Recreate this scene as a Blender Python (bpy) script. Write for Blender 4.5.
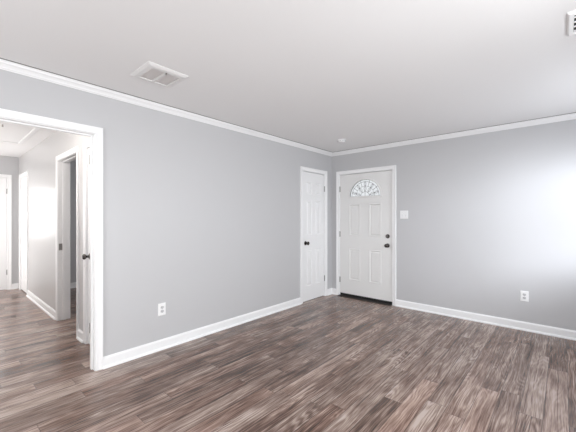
import bpy, bmesh, math
from mathutils import Matrix, Vector
C = bpy.context.scene.collection
PI = math.pi
for o in list(bpy.data.objects): bpy.data.objects.remove(o)

# ------------------------------------------------------------------ camera
H = 2.44                       # ceiling height
XH = -4.61           # end wall of the hall
YH = -3.52           # hall's right-hand wall face
XR, YB = 3.75, -6.0            # right wall, back wall
cam = bpy.data.objects.new('camera', bpy.data.cameras.new('camera')); C.objects.link(cam)
cam.location = (3.023, -4.578, 1.316)
cam.rotation_euler = (PI/2, 0, math.radians(41.405))
cam.data.sensor_width = 36; cam.data.lens = 312.76*36/576
cam.data.shift_y = 1.84/576; cam.data.clip_start = .02
bpy.context.scene.camera = cam

# ------------------------------------------------------------------ sky, daylight, exposure
sc = bpy.context.scene
sc.view_settings.view_transform = 'Standard'; sc.view_settings.look = 'None'
sc.view_settings.gamma = 1; sc.view_settings.use_curve_mapping = False
sc.view_settings.exposure = 0.1
w = bpy.data.worlds.new('sky'); sc.world = w; w.use_nodes = True
w.node_tree.nodes['Background'].inputs[0].default_value = (.94, .97, 1, 1)
w.node_tree.nodes['Background'].inputs[1].default_value = 0.88
def area(name, loc, rot, sx, sy, power, col=(1, 1, 1), spread=180):
    l = bpy.data.lights.new(name, 'AREA'); l.shape = 'RECTANGLE'; l.size = sx; l.size_y = sy
    l.energy = power; l.color = col; l.spread = math.radians(spread)
    o = bpy.data.objects.new(name, l); C.objects.link(o); o.location = loc; o.rotation_euler = rot
    return o
def aim(name, loc, to, sx, sy, power, col=(1, 1, 1), spread=180):
    d = Vector(to)-Vector(loc)
    return area(name, loc, d.to_track_quat('-Z', 'Y').to_euler(), sx, sy, power, col, spread)
def bulb(name, loc, power, col, r=.07):
    l = bpy.data.lights.new(name, 'POINT'); l.energy = power; l.color = col; l.shadow_soft_size = r
    o = bpy.data.objects.new(name, l); C.objects.link(o); o.location = loc; return o
# daylight outside the main windows (built further down); hall and bedroom fills are added
W1 = (-1.65, -.25, .85, 2.08)      # right wall, near the entry wall   (y0, y1, z0, z1)
W2 = (-4.3, -2.6, .75, 2.08)       # right wall, beside the camera
W3 = (.5, 2.6, .10, 2.08)          # back wall, behind the camera      (x0, x1, z0, z1)
area('daylight_front', (XR+.35, -1.0, 1.45), (0, PI/2-.5, 0), 1.3, 1.15, 36, (.89, .935, 1))
aim('daylight_glow', (XR+2.3, -3.3, 1.8), (XR, -.80, 1.42), 1.5, 1.4, 15, (.89, .935, 1), 50)
aim('daylight_glow', (XR+3, -2.6, 2.3), (XR, -.85, 1.42), 1.5, 1.4, 10, (.89, .935, 1), 50)
area('daylight_side', (XR+.35, -3.45, 1.45), (0, PI/2-.5, 0), 1.4, 1.7, 108, (.965, .985, 1))
area('daylight_back', (1.55, YB-.35, 1.1), (PI/2-.2, 0, 0), 2.1, 1.9, 56, (.97, .985, 1))
area('fill_hall', (-2.6, YH-1.5, 1.5), (PI/2, 0, 0), 1.0, 1.1, 16, (1, .965, .94))  # added fill behind an opening made in the hall's left wall
area('fill_hall_far', (-4.0, YH-1.75, 1.1), (PI/2, 0, 0), .75, 1.9, 28, (1, .965, .94))  # added fill, brightens the far end of the hall
area('fill_hall_end', (XH-.45, -4.05, 1.42), (0, -PI/2, 0), 1.2, .7, 8, (1, .975, .955))  # added behind the end door pane to throw glare on the wall
area('fill_bedroom', (-1.6, -.62, 1.5), (-PI/2, 0, 0), 1.0, 1.1, 22, (.97, .98, 1))  # added fill inside the bedroom, where no window is built

# ------------------------------------------------------------------ materials
def mat(name, col, rough=.5, metal=0., bump=0., bscale=300, spec=.5, var=0., coat=0.):
    m = bpy.data.materials.new(name); m.use_nodes = True
    nt = m.node_tree; b = nt.nodes['Principled BSDF']
    b.inputs['Base Color'].default_value = (*col, 1); b.inputs['Roughness'].default_value = rough
    b.inputs['Metallic'].default_value = metal; b.inputs['Specular IOR Level'].default_value = spec
    b.inputs['Coat Weight'].default_value = coat
    tc = nt.nodes.new('ShaderNodeTexCoord')
    n = nt.nodes.new('ShaderNodeTexNoise'); n.inputs['Scale'].default_value = bscale
    n.inputs['Detail'].default_value = 3
    nt.links.new(tc.outputs['Object'], n.inputs['Vector'])
    if bump:
        bp = nt.nodes.new('ShaderNodeBump'); bp.inputs['Strength'].default_value = bump
        bp.inputs['Distance'].default_value = .002
        nt.links.new(n.outputs['Fac'], bp.inputs['Height']); nt.links.new(bp.outputs['Normal'], b.inputs['Normal'])
    mr = nt.nodes.new('ShaderNodeMapRange'); mr.inputs['To Min'].default_value = max(0, rough-.05)
    mr.inputs['To Max'].default_value = min(1, rough+.05)
    nt.links.new(n.outputs['Fac'], mr.inputs['Value']); nt.links.new(mr.outputs['Result'], b.inputs['Roughness'])
    return m
M_WALL = mat('grey_wall_paint', (.53, .53, .54), .42, bump=.12, bscale=220)
M_CEIL = mat('white_ceiling_paint', (.84, .835, .835), .8, bump=.25, bscale=120)
M_TRIM = mat('white_trim_gloss', (.86, .86, .865), .35)
M_DOOR = mat('white_door_paint', (.84, .84, .845), .4)
M_ENTRY = mat('offwhite_steel_door_paint', (.77, .765, .755), .42)
M_PLAST = mat('white_plastic', (.86, .86, .86), .3)
M_SLOT = mat('dark_slot', (.03, .03, .03), .6)
M_IVORY = mat('pale_grey_plastic', (.56, .56, .57), .35)
M_NICK = mat('satin_nickel', (.42, .40, .38), .28, metal=1)
M_BRONZE = mat('dark_knob_metal', (.10, .09, .085), .25, metal=1)
M_HINGE = mat('hinge_steel', (.36, .35, .34), .35, metal=1)
M_BLACK = mat('black_rubber', (.012, .011, .011), .6)
M_THRESH = mat('dark_threshold_metal', (.035, .03, .027), .4, metal=.3)
M_CAME = mat('lead_came', (.20, .20, .21), .4, metal=.3)
M_VENT = mat('vent_enamel', (.76, .75, .745), .4)
M_GRILL = mat('vent_grille_dusty', (.95, .92, .905), .6)
M_VINYL = mat('window_vinyl', (.85, .85, .85), .35)
M_CONC = mat('porch_concrete', (.45, .44, .42), .9, bump=.3, bscale=60)

M_SATIN = mat('satin_grey_wall_paint', (.53, .524, .524), .30, bump=.12, bscale=120)
def glass_mat(name, rough=0.05, tint=(.97, .97, .97)):
    m = bpy.data.materials.new(name); m.use_nodes = True; nt = m.node_tree
    for n in list(nt.nodes): nt.nodes.remove(n)
    out = nt.nodes.new('ShaderNodeOutputMaterial'); mix = nt.nodes.new('ShaderNodeMixShader')
    tr = nt.nodes.new('ShaderNodeBsdfTransparent'); gl = nt.nodes.new('ShaderNodeBsdfGlossy')
    lw = nt.nodes.new('ShaderNodeLayerWeight'); lw.inputs['Blend'].default_value = .5
    pw = nt.nodes.new('ShaderNodeMath'); pw.operation = 'POWER'; pw.inputs[1].default_value = 5
    fr = nt.nodes.new('ShaderNodeMath'); fr.operation = 'MULTIPLY_ADD'; fr.inputs[1].default_value = .9; fr.inputs[2].default_value = .035
    nt.links.new(lw.outputs['Facing'], pw.inputs[0]); nt.links.new(pw.outputs[0], fr.inputs[0])
    tr.inputs[0].default_value = (*tint, 1); gl.inputs['Roughness'].default_value = rough
    nt.links.new(fr.outputs[0], mix.inputs[0]); nt.links.new(tr.outputs[0], mix.inputs[1])
    nt.links.new(gl.outputs[0], mix.inputs[2]); nt.links.new(mix.outputs[0], out.inputs[0])
    return m
M_GLASS = glass_mat('clear_glass')

def floor_mat():
    m = bpy.data.materials.new('grey_brown_plank_floor'); m.use_nodes = True
    nt = m.node_tree; N = nt.nodes; L = nt.links; b = N['Principled BSDF']
    def math_(op, a, c=None, d=None):
        n = N.new('ShaderNodeMath'); n.operation = op
        for i, v in enumerate((a, c, d)):
            if v is None: continue
            if isinstance(v, (int, float)): n.inputs[i].default_value = v
            else: L.new(v, n.inputs[i])
        return n.outputs[0]
    def comb(x, y, z):
        n = N.new('ShaderNodeCombineXYZ')
        for i, v in enumerate((x, y, z)):
            if isinstance(v, (int, float)): n.inputs[i].default_value = v
            else: L.new(v, n.inputs[i])
        return n.outputs[0]
    def noise(vec, scale, detail, rough=.55, dist=0.):
        n = N.new('ShaderNodeTexNoise'); n.inputs['Scale'].default_value = scale
        n.inputs['Detail'].default_value = detail; n.inputs['Roughness'].default_value = rough
        n.inputs['Distortion'].default_value = dist; L.new(vec, n.inputs['Vector']); return n.outputs['Fac']
    def white(vec):
        n = N.new('ShaderNodeTexWhiteNoise'); n.noise_dimensions = '3D'; L.new(vec, n.inputs['Vector']); return n.outputs['Value']
    tc = N.new('ShaderNodeTexCoord'); sp = N.new('ShaderNodeSeparateXYZ'); L.new(tc.outputs['Object'], sp.inputs[0])
    X, Y = sp.outputs[0], sp.outputs[1]
    PW, PL = .127, 1.22
    xr = math_('DIVIDE', X, PW); row = math_('FLOOR', xr); fx = math_('FRACT', xr)
    off = white(comb(row, 3.3, 1.7))
    yr = math_('ADD', math_('DIVIDE', Y, PL), math_('MULTIPLY', off, 7.0))
    col = math_('FLOOR', yr); fy = math_('FRACT', yr)
    pid = white(comb(row, col, .5)); pid2 = white(comb(row, col, 9.5))
    # broad figure, cathedral contour lines, dark streaks, fine pores
    wob = math_('MULTIPLY', math_('SUBTRACT', noise(comb(math_('MULTIPLY', X, 5), math_('MULTIPLY', Y, 2.2), pid), 1.0, 2), .5), .03)
    Xw = math_('ADD', X, wob)
    fig = noise(comb(math_('MULTIPLY', Xw, 9.0), math_('MULTIPLY', Y, 1.0), math_('MULTIPLY', pid, 40)), 1.0, 1, .4)
    cont = math_('SINE', math_('MULTIPLY', fig, 120.0))
    streak = noise(comb(math_('MULTIPLY', Xw, 44.0), math_('MULTIPLY', Y, .85), math_('MULTIPLY', pid, 60)), 1.0, 4, .62)
    pores = noise(comb(math_('MULTIPLY', Xw, 150.0), math_('MULTIPLY', Y, 5.5), math_('MULTIPLY', pid, 90)), 1.0, 2, .6)
    patch = noise(comb(math_('MULTIPLY', X, 5.0), math_('MULTIPLY', Y, 2.0), math_('MULTIPLY', pid, 20)), 1.0, 3, .6)
    grain = math_('ADD', math_('MULTIPLY', streak, .6), math_('MULTIPLY', pores, .4))
    cmask = N.new('ShaderNodeMapRange'); cmask.inputs['From Min'].default_value = .45; cmask.inputs['From Max'].default_value = .62
    L.new(patch, cmask.inputs['Value'])
    t = math_('ADD', .50, math_('MULTIPLY', math_('SUBTRACT', streak, .5), .85))
    t = math_('ADD', t, math_('MULTIPLY', math_('SUBTRACT', pores, .5), .9))
    t = math_('ADD', t, math_('MULTIPLY', math_('SUBTRACT', patch, .5), .9))
    t = math_('ADD', t, math_('MULTIPLY', math_('SUBTRACT', pid, .5), .24))
    t = math_('ADD', t, math_('MULTIPLY', math_('MULTIPLY', cont, cmask.outputs[0]), .13))
    lines = noise(comb(math_('MULTIPLY', Xw, 95.0), math_('MULTIPLY', Y, 1.1), math_('MULTIPLY', pid2, 70)), 1.0, 2, .5)
    lm = N.new('ShaderNodeMapRange'); lm.inputs['From Min'].default_value = .60; lm.inputs['From Max'].default_value = .68
    L.new(lines, lm.inputs['Value'])
    t = math_('SUBTRACT', math_('ADD', t, .03), math_('MULTIPLY', lm.outputs[0], .22))
    hue = N.new('ShaderNodeMix'); hue.data_type = 'RGBA'; L.new(pid2, hue.inputs['Factor'])
    hue.inputs['A'].default_value = (1.05, .98, .955, 1); hue.inputs['B'].default_value = (.97, 1.0, 1.02, 1)
    ramp = N.new('ShaderNodeValToRGB'); L.new(t, ramp.inputs[0])
    e = ramp.color_ramp.elements
    e[0].position = .16; e[0].color = (.040, .022, .016, 1)
    e[1].position = .86; e[1].color = (.44, .355, .31, 1)
    for p, c in ((.34, (.110, .066, .050, 1)), (.50, (.198, .134, .108, 1)), (.66, (.30, .222, .185, 1))):
        k = e.new(p); k.color = c
    cr = N.new('ShaderNodeMix'); cr.data_type = 'RGBA'; cr.blend_type = 'MULTIPLY'; cr.inputs['Factor'].default_value = 1
    L.new(ramp.outputs[0], cr.inputs['A']); L.new(hue.outputs['Result'], cr.inputs['B'])
    # seams
    ex = math_('MINIMUM', fx, math_('SUBTRACT', 1.0, fx)); ey = math_('MINIMUM', fy, math_('SUBTRACT', 1.0, fy))
    sx = math_('LESS_THAN', math_('MULTIPLY', ex, PW), .0016); sy = math_('LESS_THAN', math_('MULTIPLY', ey, PL), .0013)
    seam = math_('MAXIMUM', sx, sy)
    mx = N.new('ShaderNodeMix'); mx.data_type = 'RGBA'
    L.new(math_('MULTIPLY', seam, .8), mx.inputs['Factor']); L.new(cr.outputs['Result'], mx.inputs['A']); mx.inputs['B'].default_value = (.03, .022, .018, 1)
    L.new(mx.outputs['Result'], b.inputs['Base Color'])
    rr = math_('ADD', .15, math_('MULTIPLY', grain, .16)); L.new(rr, b.inputs['Roughness'])
    b.inputs['Specular IOR Level'].default_value = .5
    bp = N.new('ShaderNodeBump'); bp.inputs['Strength'].default_value = .12; bp.inputs['Distance'].default_value = .0015
    L.new(math_('SUBTRACT', grain, math_('MULTIPLY', seam, 1.0)), bp.inputs['Height']); L.new(bp.outputs['Normal'], b.inputs['Normal'])
    return m
M_FLOOR = floor_mat()

# ------------------------------------------------------------------ mesh helpers
def obj(name, bm, m, parent=None, smooth=False, bevel=0.):
    bmesh.ops.recalc_face_normals(bm, faces=bm.faces)
    me = bpy.data.meshes.new(name); bm.to_mesh(me); bm.free()
    for mm in (m if isinstance(m, (list, tuple)) else [m]): me.materials.append(mm)
    if smooth:
        for p in me.polygons: p.use_smooth = True
        try: me.set_sharp_from_angle(angle=math.radians(40))
        except Exception: pass
    o = bpy.data.objects.new(name, me); C.objects.link(o)
    if parent: o.parent = parent
    if bevel:
        md = o.modifiers.new('bevel', 'BEVEL'); md.width = bevel; md.segments = 2; md.limit_method = 'ANGLE'
    return o
def empty(name, loc, rz=0):
    o = bpy.data.objects.new(name, None); C.objects.link(o); o.location = loc; o.rotation_euler = (0, 0, rz)
    o.empty_display_size = .05
    return o
def tag(o, label, cat, group=None):
    o['label'] = label; o['category'] = cat
    if group: o['group'] = group
    return o
def struct(o, label=None, cat=None):
    o['kind'] = 'structure'
    if label: o['label'] = label
    if cat: o['category'] = cat
    return o
def box(bm, x0, x1, y0, y1, z0, z1, mi=0):
    vs = [bm.verts.new(p) for p in ((x0,y0,z0),(x1,y0,z0),(x1,y1,z0),(x0,y1,z0),(x0,y0,z1),(x1,y0,z1),(x1,y1,z1),(x0,y1,z1))]
    for f in ((0,3,2,1),(4,5,6,7),(0,1,5,4),(1,2,6,5),(2,3,7,6),(3,0,4,7)):
        bm.faces.new([vs[i] for i in f]).material_index = mi
    return vs
def loops(bm, rings, cap0=True, cap1=True, closed=True):
    """skin a list of equal-length vertex rings"""
    R = [[bm.verts.new(p) for p in r] for r in rings]; n = len(R[0])
    for a, b_ in zip(R, R[1:]):
        for i in range(n if closed else n-1):
            bm.faces.new((a[i], a[(i+1) % n], b_[(i+1) % n], b_[i]))
    if cap0: bm.faces.new(list(reversed(R[0])))
    if cap1: bm.faces.new(R[-1])
def lathe(bm, prof, axis='y', c=(0, 0, 0), n=24):
    """profile of (radius, height) turned about an axis through c"""
    rings = []
    for r, h in prof:
        ring = []
        for i in range(n):
            a = 2*PI*i/n; p, q = max(r, 1e-4)*math.cos(a), max(r, 1e-4)*math.sin(a)
            ring.append({'y': (c[0]+p, c[1]+h, c[2]+q), 'z': (c[0]+p, c[1]+q, c[2]+h), 'x': (c[0]+h, c[1]+p, c[2]+q)}[axis])
        rings.append(ring)
    loops(bm, rings)
def tube(bm, pts, r, n=6):
    rings = []
    for i, p in enumerate(pts):
        p = Vector(p); a = Vector(pts[max(i-1, 0)]); b_ = Vector(pts[min(i+1, len(pts)-1)])
        d = (b_-a).normalized(); u = d.orthogonal().normalized()
        if abs(d.y) < .9:
            u = d.cross(Vector((0, 1, 0))).normalized()
        v = d.cross(u)
        rings.append([p+u*r*math.cos(2*PI*k/n)+v*r*math.sin(2*PI*k/n) for k in range(n)])
    loops(bm, rings)
def holes_wall(bm, u0, u1, z0, z1, t0, t1, holes, axis):
    """wall slab with rectangular holes; axis 'x': u is y and thickness is x, axis 'y': u is x"""
    us = sorted({u0, u1, *[h[0] for h in holes], *[h[1] for h in holes]})
    us = [u for u in us if u0 <= u <= u1]
    for a, b_ in zip(us, us[1:]):
        mid = (a+b_)/2
        cut = sorted([(h[2], h[3]) for h in holes if h[0] < mid < h[1]])
        z = z0; spans = []
        for c0, c1 in cut:
            if c0 > z: spans.append((z, c0))
            z = c1
        if z < z1: spans.append((z, z1))
        for s0, s1 in spans:
            if axis == 'x': box(bm, t0, t1, a, b_, s0, s1)
            else: box(bm, a, b_, t0, t1, s0, s1)

# ------------------------------------------------------------------ shell
YL = -4.80            # hall's left-hand wall face
bm = bmesh.new(); box(bm, -5.4, XR+.15, YB-.15, .13, -.12, 0); struct(obj('floor', bm, M_FLOOR))
bm = bmesh.new(); box(bm, -5.4, XR+.15, YB-.15, .13, H, H+.12); struct(obj('ceiling', bm, M_CEIL))

CL0, CL1, DT = -.803, -.222, 2.04         # closet door slab in wall_left
EN0, EN1 = .165, 1.079                    # entry slab in wall_front
OP0, OP1 = -4.62, -3.662                   # cased opening to the hall
J = .011
bm = bmesh.new()
holes_wall(bm, YB, 0, 0, H, -.12, 0, [(CL0-J, CL1+J, 0, DT+J), (OP0-J, OP1+J, 0, 2.045)], 'x')
struct(obj('wall_left', bm, M_WALL))
bm = bmesh.new()
holes_wall(bm, -.12, XR, 0, H, 0, .13, [(EN0-J, EN1+J, 0, DT+J)], 'y')
struct(obj('wall_front', bm, M_WALL))
bm = bmesh.new(); holes_wall(bm, YB, .13, 0, H, XR, XR+.13, [W1, W2], 'x'); struct(obj('wall_right', bm, M_WALL))
bm = bmesh.new(); holes_wall(bm, -.12, XR, 0, H, YB-.13, YB, [W3], 'y'); struct(obj('wall_back', bm, M_WALL))
# hall
BD0, BD1 = -1.825, -1.030                 # open bedroom doorway in the hall wall
LC0, LC1 = -.705, -.17                    # linen closet door
FD0, FD1 = -4.44, -3.82                  # narrow door by the end of the hall
ED0, ED1 = -4.45, -3.69                   # door in the end wall
bm = bmesh.new()
holes_wall(bm, XH, -.12, 0, H, YH, YH+.12, [(BD0-J, BD1+J, 0, DT+J), (LC0-J, LC1+J, 0, DT+J), (FD0-J, FD1+J, 0, DT+J)], 'y')
struct(obj('wall_hall_right', bm, M_SATIN))
bm = bmesh.new(); holes_wall(bm, YL-.12, YH+.12, 0, H, XH-.12, XH, [(ED0-J, ED1+J, 0, DT+J)], 'x'); struct(obj('wall_hall_end', bm, M_WALL))
bm = bmesh.new(); holes_wall(bm, XH, -.12, 0, H, YL-.12, YL, [(-3.1, -2.1, .9, 2.1), (-4.4, -3.6, 0, 2.05)], 'y'); struct(obj('wall_hall_left', bm, M_WALL))  # unseen openings, added to let the hall fill lights through
# bedroom beyond the open hall doorway
bm = bmesh.new(); box(bm, -4.02, -3.90, YH+.12, -.5, 0, H); struct(obj('wall_bedroom_left', bm, M_WALL))
bm = bmesh.new(); box(bm, -.92, -.80, YH+.12, -.5, 0, H); struct(obj('wall_bedroom_right', bm, M_WALL))
bm = bmesh.new(); box(bm, -4.02, -.80, -.5, -.38, 0, H); struct(obj('wall_bedroom_back', bm, M_WALL))
# porch slab outside
bm = bmesh.new(); box(bm, -1.0, XR+3, .16, 2.5, -.2, -.03); struct(obj('porch_slab', bm, M_CONC), 'grey concrete porch slab outside the front door', 'porch')

# ------------------------------------------------------------------ running trim
def run(name, prof, p0, p1, n, m0=0, m1=0, m=M_TRIM):
    """profile (distance from wall, z) swept from p0 to p1; n = into the room; m0/m1: 1 inside mitre, 0 square"""
    p0 = Vector((*p0, 0)); p1 = Vector((*p1, 0)); n = Vector((*n, 0)); d = (p1-p0).normalized()
    bm = bmesh.new()
    r0 = [p0+n*a+d*(a*m0)+Vector((0, 0, z)) for a, z in prof]
    r1 = [p1+n*a-d*(a*m1)+Vector((0, 0, z)) for a, z in prof]
    loops(bm, [r0, r1]); return struct(obj(name, bm, m))
CROWN = [(0, H-.060), (.006, H-.060), (.008, H-.055), (.015, H-.051), (.019, H-.042), (.031, H-.028), (.040, H-.022), (.042, H-.012), (.047, H-.010), (.047, H-.002), (0, H-.002)]
BASE = [(0, 0), (.028, 0), (.028, .008), (.025, .015), (.019, .019), (.014, .020), (.014, .082), (.012, .090), (.007, .095), (.006, .100), (0, .100)]
run('trim_1', CROWN, (0, 0), (0, YB), (1, 0), 1, 1)
run('trim_2', CROWN, (0, 0), (XR, 0), (0, -1), 1, 1)
run('trim_3', CROWN, (XR, 0), (XR, YB), (-1, 0), 1, 1)
run('trim_4', CROWN, (0, YB), (XR, YB), (0, 1), 1, 1)
M_SHADE_LINE = mat('painted_shade_line', (.22, .21, .20), .8)  # grey strip painting in the shadow line where crown meets ceiling
SHADE_LINE = [(.046, H-.003), (.058, H-.002), (.058, H), (.046, H)]
run('shade_line_1', SHADE_LINE, (0, 0), (0, YB), (1, 0), 1, 1, M_SHADE_LINE)
run('shade_line_2', SHADE_LINE, (0, 0), (XR, 0), (0, -1), 1, 1, M_SHADE_LINE)
CW = .057
run('baseboard_left', BASE, (0, OP1+CW+.004), (0, CL0-J-CW+.005), (1, 0))
run('baseboard_left_corner', BASE, (0, CL1+J+CW-.005), (0, 0), (1, 0), 0, 1)
run('baseboard_left_rear', BASE, (0, YB), (0, OP0-CW-.004), (1, 0), 1, 0)
run('baseboard_front_corner', BASE, (0, 0), (EN0-J-CW+.005, 0), (0, -1), 1, 0)
run('baseboard_front', BASE, (EN1+J+CW-.005, 0), (XR, 0), (0, -1), 0, 1)
run('baseboard_right', BASE, (XR, 0), (XR, YB), (-1, 0), 1, 1)
run('baseboard_back', BASE, (0, YB), (XR, YB), (0, 1), 1, 1)
run('baseboard_hall', BASE, (FD1+J+CW-.004, YH), (BD0-J-CW+.004, YH), (0, -1))
run('baseboard_hall_stub', BASE, (BD1+J+CW-.004, YH), (LC0-J-CW+.004, YH), (0, -1))
run('baseboard_hall_end', BASE, (XH, YH), (XH, ED1+J+CW-.004), (1, 0), 1, 0)
run('baseboard_bedroom', BASE, (-3.90, YH+.12), (-3.90, -.5), (1, 0), 1, 1)

# ------------------------------------------------------------------ door casings and jambs (local: x right, y into the wall, z up)
CAS = [(0, 0), (0, -.009), (.004, -.012), (.010, -.012), (.013, -.010), (.030, -.012), (.040, -.016), (.052, -.018), (.057, -.016), (.057, 0)]
def casing(name, origin, rz, x0, x1, top, depth, stop=None, m=M_TRIM, back=False):
    """mitred casing round an opening of clear width x0..x1 plus its jamb lining"""
    bm = bmesh.new(); path = [(x0, 0, -1, 0), (x0, top, -1, 1), (x1, top, 1, 1), (x1, 0, 1, 0)]
    sides = [(0, 1)] + ([(depth, -1)] if back else [])
    for y0, sg in sides:
        rv = .005
        loops(bm, [[(px+dx*(u+rv), y0+sg*v, pz+dz*(u+rv)) for u, v in CAS] for px, pz, dx, dz in path])
    JT = J
    for a, b_ in ((x0-JT, x0), (x1, x1+JT)): box(bm, a, b_, 0, depth, 0, top)
    box(bm, x0-JT, x1+JT, 0, depth, top, top+JT)
    if stop is not None:
        s0, s1 = stop
        box(bm, x0, x0+.011, s0, s1, 0, top-.011); box(bm, x1-.011, x1, s0, s1, 0, top-.011); box(bm, x0, x1, s0, s1, top-.011, top)
    o = obj(name, bm, m); o.location = origin; o.rotation_euler = (0, 0, rz)
    return struct(o)
g = .003
casing('trim_5', (0, 0, 0), PI/2, CL0-g, CL1+g, DT+g, .12, (.042, .075))
casing('trim_6', (0, 0, 0), 0, EN0-g, EN1+g, DT+g, .13, (.050, .085))
jamb = casing('trim_7', (0, 0, 0), PI/2, OP0, OP1, 2.045-J, .12, (.045, .08), back=True)
casing('trim_8', (0, YH, 0), 0, BD0, BD1, DT+g, .12, (.045, .08), back=True)
casing('trim_9', (0, YH, 0), 0, LC0-g, LC1+g, DT+g, .12, (.042, .075))
casing('trim_10', (0, YH, 0), 0, FD0-g, FD1+g, DT+g, .12, (.042, .075))
casing('trim_11', (XH, 0, 0), PI/2, ED0-g, ED1+g, DT+g, .12, (.042, .075))

# ------------------------------------------------------------------ doors
PANEL = [(0, 0), (.007, .010), (.014, .012), (.022, .010), (.036, .002)]      # inset, depth
def slab_bm(x0, x1, z0, z1, th, panels, fan=None, y=0.0):
    """door slab whose front face (at y) carries moulded panels; optional half-round light (cx, zb, r)"""
    bm = bmesh.new()
    xs = sorted({x0, x1, *[p[0] for p in panels], *[p[1] for p in panels]})
    zs = sorted({z0, z1, *[p[2] for p in panels], *[p[3] for p in panels]})
    if fan: zs = sorted({*zs, fan[1]-.03, fan[1]+fan[2]+.03})
    for a, b_ in zip(xs, xs[1:]):
        for c, d in zip(zs, zs[1:]):
            mx, mz = (a+b_)/2, (c+d)/2
            if fan and fan[1]-.03 < mz < fan[1]+fan[2]+.03: continue
            pn = [p for p in panels if p[0] < mx < p[1] and p[2] < mz < p[3]]
            if pn:
                if abs(pn[0][0]-a) > 1e-6 or abs(pn[0][2]-c) > 1e-6: continue
                p = pn[0]
                loops(bm, [[(p[0]+i, y+dd, p[2]+i), (p[1]-i, y+dd, p[2]+i), (p[1]-i, y+dd, p[3]-i), (p[0]+i, y+dd, p[3]-i)] for i, dd in PANEL], cap0=False)
            else:
                bm.faces.new([bm.verts.new(q) for q in ((a, y, c), (b_, y, c), (b_, y, d), (a, y, d))])
    if fan:
        cx, zb, r = fan; c, d = zb-.03, zb+r+.03; n = 32
        hole = [(cx+r*math.cos(PI*i/n), zb+r*math.sin(PI*i/n)) for i in range(n+1)]      # right to left over the top
        for yy in (y, y+th):
            V = lambda q: bm.verts.new((q[0], yy, q[1]))
            def outer(hx, hz):
                ang = math.atan2(hz-zb, hx-cx); ca, sa = math.cos(ang), math.sin(ang)
                k = min(((x1-cx)/ca if ca > 1e-6 else (x0-cx)/ca if ca < -1e-6 else 1e9), ((d-zb)/sa if sa > 1e-6 else 1e9))
                return (cx+ca*k, zb+sa*k)
            angs = sorted({*[PI*i/n for i in range(n+1)], math.atan2(d-zb, x1-cx), math.atan2(d-zb, x0-cx)})
            hp = [(cx+r*math.cos(a), zb+r*math.sin(a)) for a in angs]; op = [outer(*q) for q in hp]
            for i in range(len(hp)-1):
                bm.faces.new([V(hp[i]), V(op[i]), V(op[i+1]), V(hp[i+1])])
            bm.faces.new([V((x0, c)), V((x1, c)), V((x1, zb)), V((cx+r, zb)), V((cx-r, zb)), V((x0, zb))])
        edge = hole+[(cx-r, zb)]
        for (a, b_) in zip(hole, hole[1:]+hole[:1]):
            bm.faces.new([bm.verts.new(q) for q in ((a[0], y, a[1]), (b_[0], y, b_[1]), (b_[0], y+th, b_[1]), (a[0], y+th, a[1]))])
        for (lo, hi) in ((z0, c), (d, z1)):
            bm.faces.new([bm.verts.new(q) for q in ((x0, y+th, lo), (x1, y+th, lo), (x1, y+th, hi), (x0, y+th, hi))])
    else:
        bm.faces.new([bm.verts.new(q) for q in ((x0, y+th, z0), (x1, y+th, z0), (x1, y+th, z1), (x0, y+th, z1))])
    for q in (((x0, z0), (x1, z0)), ((x1, z0), (x1, z1)), ((x1, z1), (x0, z1)), ((x0, z1), (x0, z0))):
        (a, b_), (c, d) = q
        bm.faces.new([bm.verts.new(v) for v in ((a, y, b_), (c, y, d), (c, y+th, d), (a, y+th, b_))])
    bmesh.ops.remove_doubles(bm, verts=bm.verts, dist=1e-5)
    return bm
def six(x0, x1):
    wd = x1-x0; s = .105 if wd > .5 else .075; mid = .09 if wd > .5 else .06
    pw = (wd-2*s-mid)/2; P = []
    for a in (x0+s, x1-s-pw):
        for z in ((.24, .82), (1.04, 1.59), (1.69, 1.88)): P.append((a, a+pw, *z))
    return P
def knob(parent, x, z, m, y=0.):
    """round passage knob: rosette, neck and ball, sticking out of the face (towards -y)"""
    bm = bmesh.new()
    lathe(bm, [(.001, 0), (.033, 0), (.033, -.003), (.030, -.008), (.014, -.012), (.012, -.030), (.016, -.036), (.025, -.041), (.0285, -.050), (.0275, -.059), (.021, -.066), (.012, -.068), (.001, -.0685)], 'y', (x, y, z))
    return obj('knob', bm, m, parent, True)
def hinge(parent, x, z, m=M_HINGE, y=0.):
    bm = bmesh.new()
    for k in range(5):
        z0 = z-.045+k*.018; lathe(bm, [(.001, z0+.0006), (.0065, z0+.0006), (.0065, z0+.0174), (.001, z0+.0174)], 'z', (x, y-.005, 0), 10)
    lathe(bm, [(.001, z+.045), (.005, z+.045), (.004, z+.050), (.001, z+.051)], 'z', (x, y-.005, 0), 10)
    box(bm, x-.010, x+.010, y-.0012, y+.001, z-.044, z+.044)
    return obj('hinge', bm, m, parent, True)
def door(name, origin, rz, x0, x1, label, knob_x, hinge_x, km, hz=(.30, 1.82), hm=M_HINGE, kz=.92, m=M_DOOR):
    r = struct(empty(name, origin, rz), label, 'door')
    obj('door_slab', slab_bm(x0, x1, .012, DT-.004, .035, six(x0, x1), y=.008), m, r)
    if knob_x is not None: knob(r, knob_x, kz, km, .008)
    for z in hz: hinge(r, hinge_x, z, hm, .002)
    return r
door('door_1', (0, 0, 0), PI/2, CL0, CL1, 'narrow white six panel closet door beside the room corner', CL0+.075, CL1+.002, M_BRONZE, (.30, 1.80))
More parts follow.
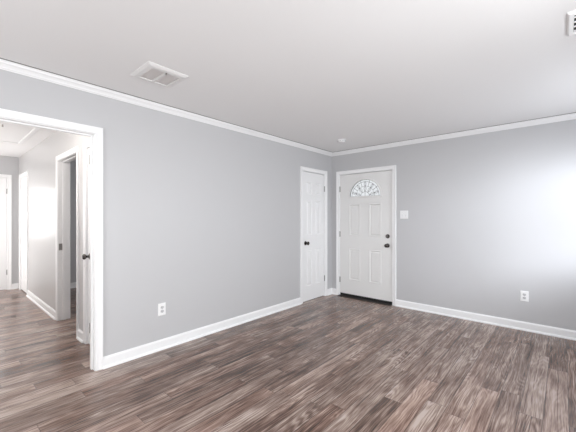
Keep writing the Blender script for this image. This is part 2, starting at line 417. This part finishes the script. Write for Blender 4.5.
# entry door
e = struct(empty('door_2', (0, 0, 0)), 'white front door with a half round leaded window', 'door')
CX = (EN0+EN1)/2; FZ, FR = 1.660, .278
P = []
for s in (-1, 1):
    a, b_ = sorted((CX+s*.080, CX+s*.282))
    P += [(a, b_, .285, .805), (a, b_, 1.022, 1.54)]
PANEL = [(0, 0), (.004, -.006), (.010, -.007), (.017, .007), (.023, .009), (.030, .007), (.042, .001)]
obj('door_slab', slab_bm(EN0, EN1, .048, DT-.004, .044, P, (CX, FZ, FR), y=.006), M_ENTRY, e)
# moulded frame round the fan light
bm = bmesh.new(); n = 32
prof = [(-.006, .004), (-.006, -.006), (.004, -.010), (.014, -.008), (.022, .006)]
pathp = [(math.cos(PI*i/n), math.sin(PI*i/n)) for i in range(n+1)]
rings = [[(CX+(FR+u)*c, .006+v-.001, FZ+(FR+u)*s) for u, v in prof] for c, s in pathp]
loops(bm, rings)
loops(bm, [[(CX-(FR+.022), .005+v, FZ-u) for u, v in prof], [(CX+(FR+.022), .005+v, FZ-u) for u, v in prof]])
lf = obj('window_frame', bm, M_ENTRY, e, True)
bm = bmesh.new()
pts = [(CX+FR*c, FZ+FR*s) for c, s in pathp]
loops(bm, [[(x, y, z) for x, z in pts] for y in (.024, .029)])
gp = obj('window_pane', bm, M_GLASS, e)
bm = bmesh.new()
def arc(cx, cz, r, a0, a1, k=14): return [(cx+r*math.cos(a0+(a1-a0)*i/k), .022, cz+r*math.sin(a0+(a1-a0)*i/k)) for i in range(k+1)]
cr_ = .0032
tube(bm, arc(CX, FZ, FR*.975, .0, PI, 30), .004); tube(bm, [(CX-FR*.97, .022, FZ+.006), (CX+FR*.97, .022, FZ+.006)], .004)
tube(bm, arc(CX, FZ, FR*.86, .03, PI-.03, 30), cr_); tube(bm, arc(CX, FZ, FR*.28, .03, PI-.03, 14), cr_)
tube(bm, arc(CX, FZ, FR*.60, .03, PI-.03, 22), cr_*.8)
for k in range(1, 10):
    a = PI*k/10; r0, r1 = (.28, .86) if k % 2 else (.60, .99)
    tube(bm, [(CX+FR*q*math.cos(a), .022, FZ+FR*q*math.sin(a)) for q in (r0, (r0+r1)/2, r1)], cr_)
for k in range(5):                                      # leaf shaped loops between the spokes
    a = PI*(k+.5)/5
    for sg in (-1, 1):
        tube(bm, [(CX+FR*q*math.cos(a+sg*b_), .022, FZ+FR*q*math.sin(a+sg*b_)) for q, b_ in ((.30, 0), (.42, .17), (.52, .15), (.60, 0), (.70, -.10), (.80, -.08), (.86, 0))], cr_*.8)
tube(bm, [(CX, .022, FZ+.005), (CX, .022, FZ+FR*.28)], cr_)
obj('leading', bm, M_CAME, gp)
knob(e, EN1-.072, .893, M_BRONZE, .006)
bm = bmesh.new()
lathe(bm, [(.001, 0), (.032, 0), (.032, -.006), (.027, -.016), (.012, -.018), (.001, -.018)], 'y', (EN1-.070, .006, 1.035))
db = obj('deadbolt', bm, M_BRONZE, e, True)
bm = bmesh.new(); box(bm, EN1-.074, EN1-.066, -.028, -.012, 1.018, 1.052); obj('thumb_turn', bm, M_NICK, db, bevel=.002)
for z in (.27, 1.04, 1.80): hinge(e, EN0-.002, z, M_HINGE, .004)
bm = bmesh.new(); box(bm, EN0+.002, EN1-.002, .012, .046, .020, .049)
for k in range(3): box(bm, EN0+.004, EN1-.004, .016+k*.010, .020+k*.010, .013, .021)
obj('door_sweep', bm, M_BLACK, e)
bm = bmesh.new()
pr = [(-.070, 0), (-.062, .007), (-.012, .013), (.005, .011), (.020, .012), (.070, .010), (.128, .004), (.128, 0)]
loops(bm, [[(x, y, z) for y, z in pr] for x in (EN0-.002, EN1+.002)])
struct(obj('threshold', bm, M_THRESH), 'dark metal threshold under the front door', 'threshold')
# hall doors
PANEL = [(0, 0), (.007, .010), (.014, .012), (.022, .010), (.036, .002)]
door('door_3', (0, YH, 0), 0, LC0, LC1, 'white linen closet door just inside the hall', LC0+.075, LC1+.002, M_BRONZE)
door('door_4', (0, YH, 0), 0, FD0, FD1, 'white panel door at the far end of the hall side wall', None, FD1+.002, M_BRONZE)
e5 = struct(empty('door_5', (XH, 0, 0), PI/2), 'white door with an added glazed opening in the end wall of the hall', 'door')
bm = bmesh.new(); st = .115
for q in ((ED0, ED0+st, .012, DT-.004), (ED1-st, ED1, .012, DT-.004), (ED0+st, ED1-st, .012, .92), (ED0+st, ED1-st, 1.90, DT-.004)):
    box(bm, q[0], q[1], .008, .043, q[2], q[3])
obj('door_slab', bm, M_DOOR, e5, bevel=.002)
bm = bmesh.new(); box(bm, ED0+st, ED1-st, .022, .027, .92, 1.90); obj('window_pane', bm, M_GLASS, e5)  # unseen pane, added so light from behind glares on the hall wall
knob(e5, ED0+.06, .92, M_BRONZE, .008)
for z in (.32, 1.80): hinge(e5, ED1+.002, z, M_HINGE, .002)
# hinge barrels left on the hall side of the cased opening
for z in (.34, 1.83):
    h = hinge(jamb, OP1+.006, z, M_HINGE, .124)
# strike plate on the bedroom jamb
bed = bpy.data.objects['trim_8']
bm = bmesh.new(); box(bm, BD0, BD0+.0015, .004, .042, .90, .985); box(bm, BD0+.0012, BD0+.0022, .016, .030, .925, .960)
obj('strike_plate', bm, M_NICK, bed)

# ------------------------------------------------------------------ windows (beside and behind the camera)
def window(name, origin, rz, wd, z0, z1, label):
    r = struct(empty(name, origin, rz), label, 'window'); h = wd/2; f = .05
    bm = bmesh.new()
    for a, b_, c, d in ((-h, -h+f, z0, z1), (h-f, h, z0, z1), (-h+f, h-f, z0, z0+f), (-h+f, h-f, z1-f, z1), (-h+f, h-f, (z0+z1)/2-.02, (z0+z1)/2+.02)):
        box(bm, a, b_, .05, .11, c, d)
    obj('window_frame', bm, M_VINYL, r)
    bm = bmesh.new(); box(bm, -h+f, h-f, .078, .082, z0+f, z1-f); obj('window_pane', bm, M_GLASS, r)
    bm = bmesh.new(); box(bm, -h-.05, h+.05, -.045, .05, z0-.02, z0); box(bm, -h-.03, h+.03, -.016, 0, z0-.08, z0-.02)
    obj('window_sill', bm, M_TRIM, r, bevel=.004)
    bm = bmesh.new()
    for sg in (-1, 1):
        a, b_ = sorted((sg*h, sg*(h+CW))); box(bm, a, b_, -.016, 0, z0, z1+CW)
    box(bm, -h, h, -.016, 0, z1, z1+CW); obj('window_casing', bm, M_TRIM, r)
window('window_1', (XR, (W1[0]+W1[1])/2, 0), -PI/2, W1[1]-W1[0], W1[2], W1[3], 'white framed window on the right wall near the entry wall')
window('window_2', (XR, (W2[0]+W2[1])/2, 0), -PI/2, W2[1]-W2[0], W2[2], W2[3], 'white framed window on the right wall beside the camera')
window('window_3', ((W3[0]+W3[1])/2, YB, 0), PI, W3[1]-W3[0], W3[2], W3[3], 'white framed window in the wall behind the camera')

# ------------------------------------------------------------------ wall plates (local: x right, y into the wall, z up from the plate centre)
def plate_bm(wd, h, t=.006):
    bm = bmesh.new(); b = .006
    loops(bm, [[(sx*(wd/2-i), y, sz*(h/2-i)) for sx, sz in ((-1, -1), (1, -1), (1, 1), (-1, 1))] for i, y in ((0, 0), (0, -.002), (.002, -.0045), (b, -t))])
    return bm
def screw(parent, x, z, y=-.006):
    bm = bmesh.new(); lathe(bm, [(.001, 0), (.0035, 0), (.003, -.0012), (.001, -.0014)], 'y', (x, y, z), 10); return obj('screw', bm, M_IVORY, parent, True)
def outlet(loc, rz, label, plate_w=.078, plate_h=.122):
    r = tag(empty('wall_outlet', loc, rz), label, 'outlet', 'wall outlets')
    obj('cover_plate', plate_bm(plate_w, plate_h), M_PLAST, r)
    for s in (-1, 1):
        bm = bmesh.new(); z = s*.0195
        ring = [(.017*math.cos(2*PI*i/24), z+max(-.0135, min(.0135, .017*math.sin(2*PI*i/24)))) for i in range(24)]
        loops(bm, [[(x, y, zz) for x, zz in ring] for y in (-.004, -.0085)])
        f = obj('socket', bm, M_IVORY, r)
        bm = bmesh.new()
        box(bm, -.0075, -.0052, -.0089, -.006, z-.001, z+.009); box(bm, .0052, .0075, -.0089, -.006, z, z+.008)
        lathe(bm, [(.001, -.006), (.0026, -.006), (.0026, -.0089), (.001, -.0089)], 'y', (0, 0, z-.0075), 10)
        obj('slot', bm, M_SLOT, f)
    screw(r, 0, 0); return r
outlet((0, -3.062, .400), PI/2, 'white outlet plate low on the left wall near the hall opening')
outlet((2.677, 0, .398), 0, 'white outlet plate low on the front wall, right of the front door')
s = tag(empty('light_switch', (1.262, 0, 1.362)), 'white double light switch plate beside the front door', 'light switch')
obj('cover_plate', plate_bm(.118, .122), M_PLAST, s)
for x in (-.023, .023):
    bm = bmesh.new(); box(bm, x-.006, x+.006, -.0066, -.005, -.0125, .0125); f = obj('switch_surround', bm, M_IVORY, s)
    bm = bmesh.new()
    loops(bm, [[(x-.004, -.006, -.009), (x+.004, -.006, -.009), (x+.004, -.006, .009), (x-.004, -.006, .009)], [(x-.0035, -.017, .003), (x+.0035, -.017, .003), (x+.0035, -.015, .011), (x-.0035, -.015, .011)]])
    obj('toggle', bm, M_PLAST, s)
    for z in (-.030, .030): screw(s, x, z)

# ------------------------------------------------------------------ ceiling fittings
def frame_ring(bm, hx, hy, prof):
    """rectangular flange hanging from the ceiling: prof (inset, z) from the outer edge inwards"""
    loops(bm, [[(sx*(hx-i), sy*(hy-i), z) for sx, sy in ((-1, -1), (1, -1), (1, 1), (-1, 1))] for i, z in prof], cap0=False, cap1=False)
def louvres(bm, x0, x1, y0, y1, n, along, z0, z1, th=.0012):
    for k in range(n):
        if along == 'y':
            c = x0+(x1-x0)*(k+.5)/n; wd = (x1-x0)/n*.46
            loops(bm, [[(c-wd, y, z0), (c-wd+th, y, z0), (c+wd+th, y, z1), (c+wd, y, z1)] for y in (y0, y1)])
        else:
            c = y0+(y1-y0)*(k+.5)/n; wd = (y1-y0)/n*.40
            loops(bm, [[(x, c-wd, z0), (x, c-wd+th, z0), (x, c+wd+th, z1), (x, c+wd, z1)] for x in (x0, x1)])
v = tag(empty('ceiling_vent', (.632, -3.398, H)), 'square off-white ceiling register near the left wall', 'ceiling vent', 'ceiling vents')
bm = bmesh.new(); frame_ring(bm, .160, .160, [(0, 0), (0, -.004), (.020, -.016), (.050, -.018), (.052, -.010)])
box(bm, -.108, .108, -.012, .012, -.018, -.006); obj('vent_frame', bm, M_VENT, v)
for s_ in (-1, 1):
    a, b_ = sorted((s_*.012, s_*.108)); bm = bmesh.new()
    louvres(bm, -.108, .108, a, b_, 12, 'y', -.0145, -.0172); obj('grille', bm, M_GRILL, v)
bm = bmesh.new(); box(bm, -.126, .126, -.126, .126, -.0045, -.0015); obj('backing', bm, M_GRILL, v)
bm = bmesh.new(); lathe(bm, [(.001, -.016), (.006, -.016), (.006, -.026), (.004, -.029), (.001, -.029)], 'z', (.108, 0, 0), 12); obj('damper_lever', bm, M_BRONZE, v, True)
v = tag(empty('ceiling_vent', (3.225, -2.142, H)), 'white ceiling register with dark slots at the top right', 'ceiling vent', 'ceiling vents')
M_BRIGHT = mat('bright_white_enamel', (.93, .93, .93), .3)
bm = bmesh.new(); frame_ring(bm, .187, .140, [(0, 0), (0, -.005), (.008, -.014), (.027, -.016), (.029, -.003)]); obj('vent_frame', bm, M_BRIGHT, v)
bm = bmesh.new()
for k in range(4):
    c = -.084+k*.056
    loops(bm, [[(x, c-.009, -.015), (x, c+.009, -.013), (x, c+.010, -.010), (x, c-.008, -.011)] for x in (-.158, .158)])
obj('grille', bm, M_BRIGHT, v)
bm = bmesh.new(); box(bm, -.159, .159, -.112, .112, -.003, -.001); obj('backing', bm, M_SLOT, v)
d = tag(empty('smoke_detector', (.620, -.680, H)), 'small round white smoke detector on the ceiling by the corner', 'smoke detector')
bm = bmesh.new(); lathe(bm, [(.001, 0), (.066, 0), (.066, -.008), (.060, -.010), (.001, -.010)], 'z', (0, 0, 0), 28); obj('base', bm, M_PLAST, d, True)
bm = bmesh.new(); lathe(bm, [(.001, -.010), (.054, -.010), (.056, -.014), (.054, -.026), (.044, -.036), (.001, -.038)], 'z', (0, 0, 0), 28); cv = obj('cover', bm, M_PLAST, d, True)
bm = bmesh.new()
for k in range(14):
    a = 2*PI*k/14; c, s_ = math.cos(a), math.sin(a)
    loops(bm, [[(q*c-t*s_, q*s_+t*c, z) for q, t in ((.048, -.006), (.0575, -.006), (.0575, .006), (.048, .006))] for z in (-.018, -.022)])
obj('smoke_slot', bm, M_SLOT, cv)
# attic hatch in the hall ceiling
a = tag(empty('attic_hatch', (-2.47, -4.03, H)), 'white framed attic hatch in the hall ceiling', 'hatch')
bm = bmesh.new(); frame_ring(bm, .66, .335, [(0, 0), (0, -.010), (.010, -.016), (.046, -.018), (.052, -.012), (.055, 0)]); obj('hatch_frame', bm, M_TRIM, a)
bm = bmesh.new(); box(bm, -.603, .603, -.278, .278, -.008, -.001); pnl = obj('hatch_panel', bm, M_CEIL, a)
bm = bmesh.new(); lathe(bm, [(.001, -.008), (.008, -.008), (.006, -.020), (.010, -.030), (.001, -.034)], 'z', (.45, 0, 0), 12); obj('pull_knob', bm, M_NICK, pnl, True)
# flush lamp added out of view to brighten the hall
hl = tag(empty('added_hall_light', (-.75, -4.42, H)), 'white flush light added unseen to brighten the hall beyond the cased opening', 'ceiling light')
bm = bmesh.new(); lathe(bm, [(.001, 0), (.14, 0), (.14, -.018), (.13, -.024), (.001, -.024)], 'z', (0, 0, 0), 28); obj('base', bm, M_TRIM, hl, True)
M_ADDED_DOME = mat('added_lamp_glass', (.9, .88, .84), .3)
M_ADDED_DOME.node_tree.nodes['Principled BSDF'].inputs['Emission Color'].default_value = (1, .95, .9, 1)
M_ADDED_DOME.node_tree.nodes['Principled BSDF'].inputs['Emission Strength'].default_value = 2.0
bm = bmesh.new(); lathe(bm, [(.001, -.024), (.125, -.024), (.120, -.045), (.095, -.065), (.05, -.077), (.001, -.080)], 'z', (0, 0, 0), 28); obj('added_lamp_shade', bm, M_ADDED_DOME, hl, True)
bulb('fill_hall_near', (-.75, -4.42, H-.22), 30, (1, .95, .9))  # added fill below the dome, brightens the near hall
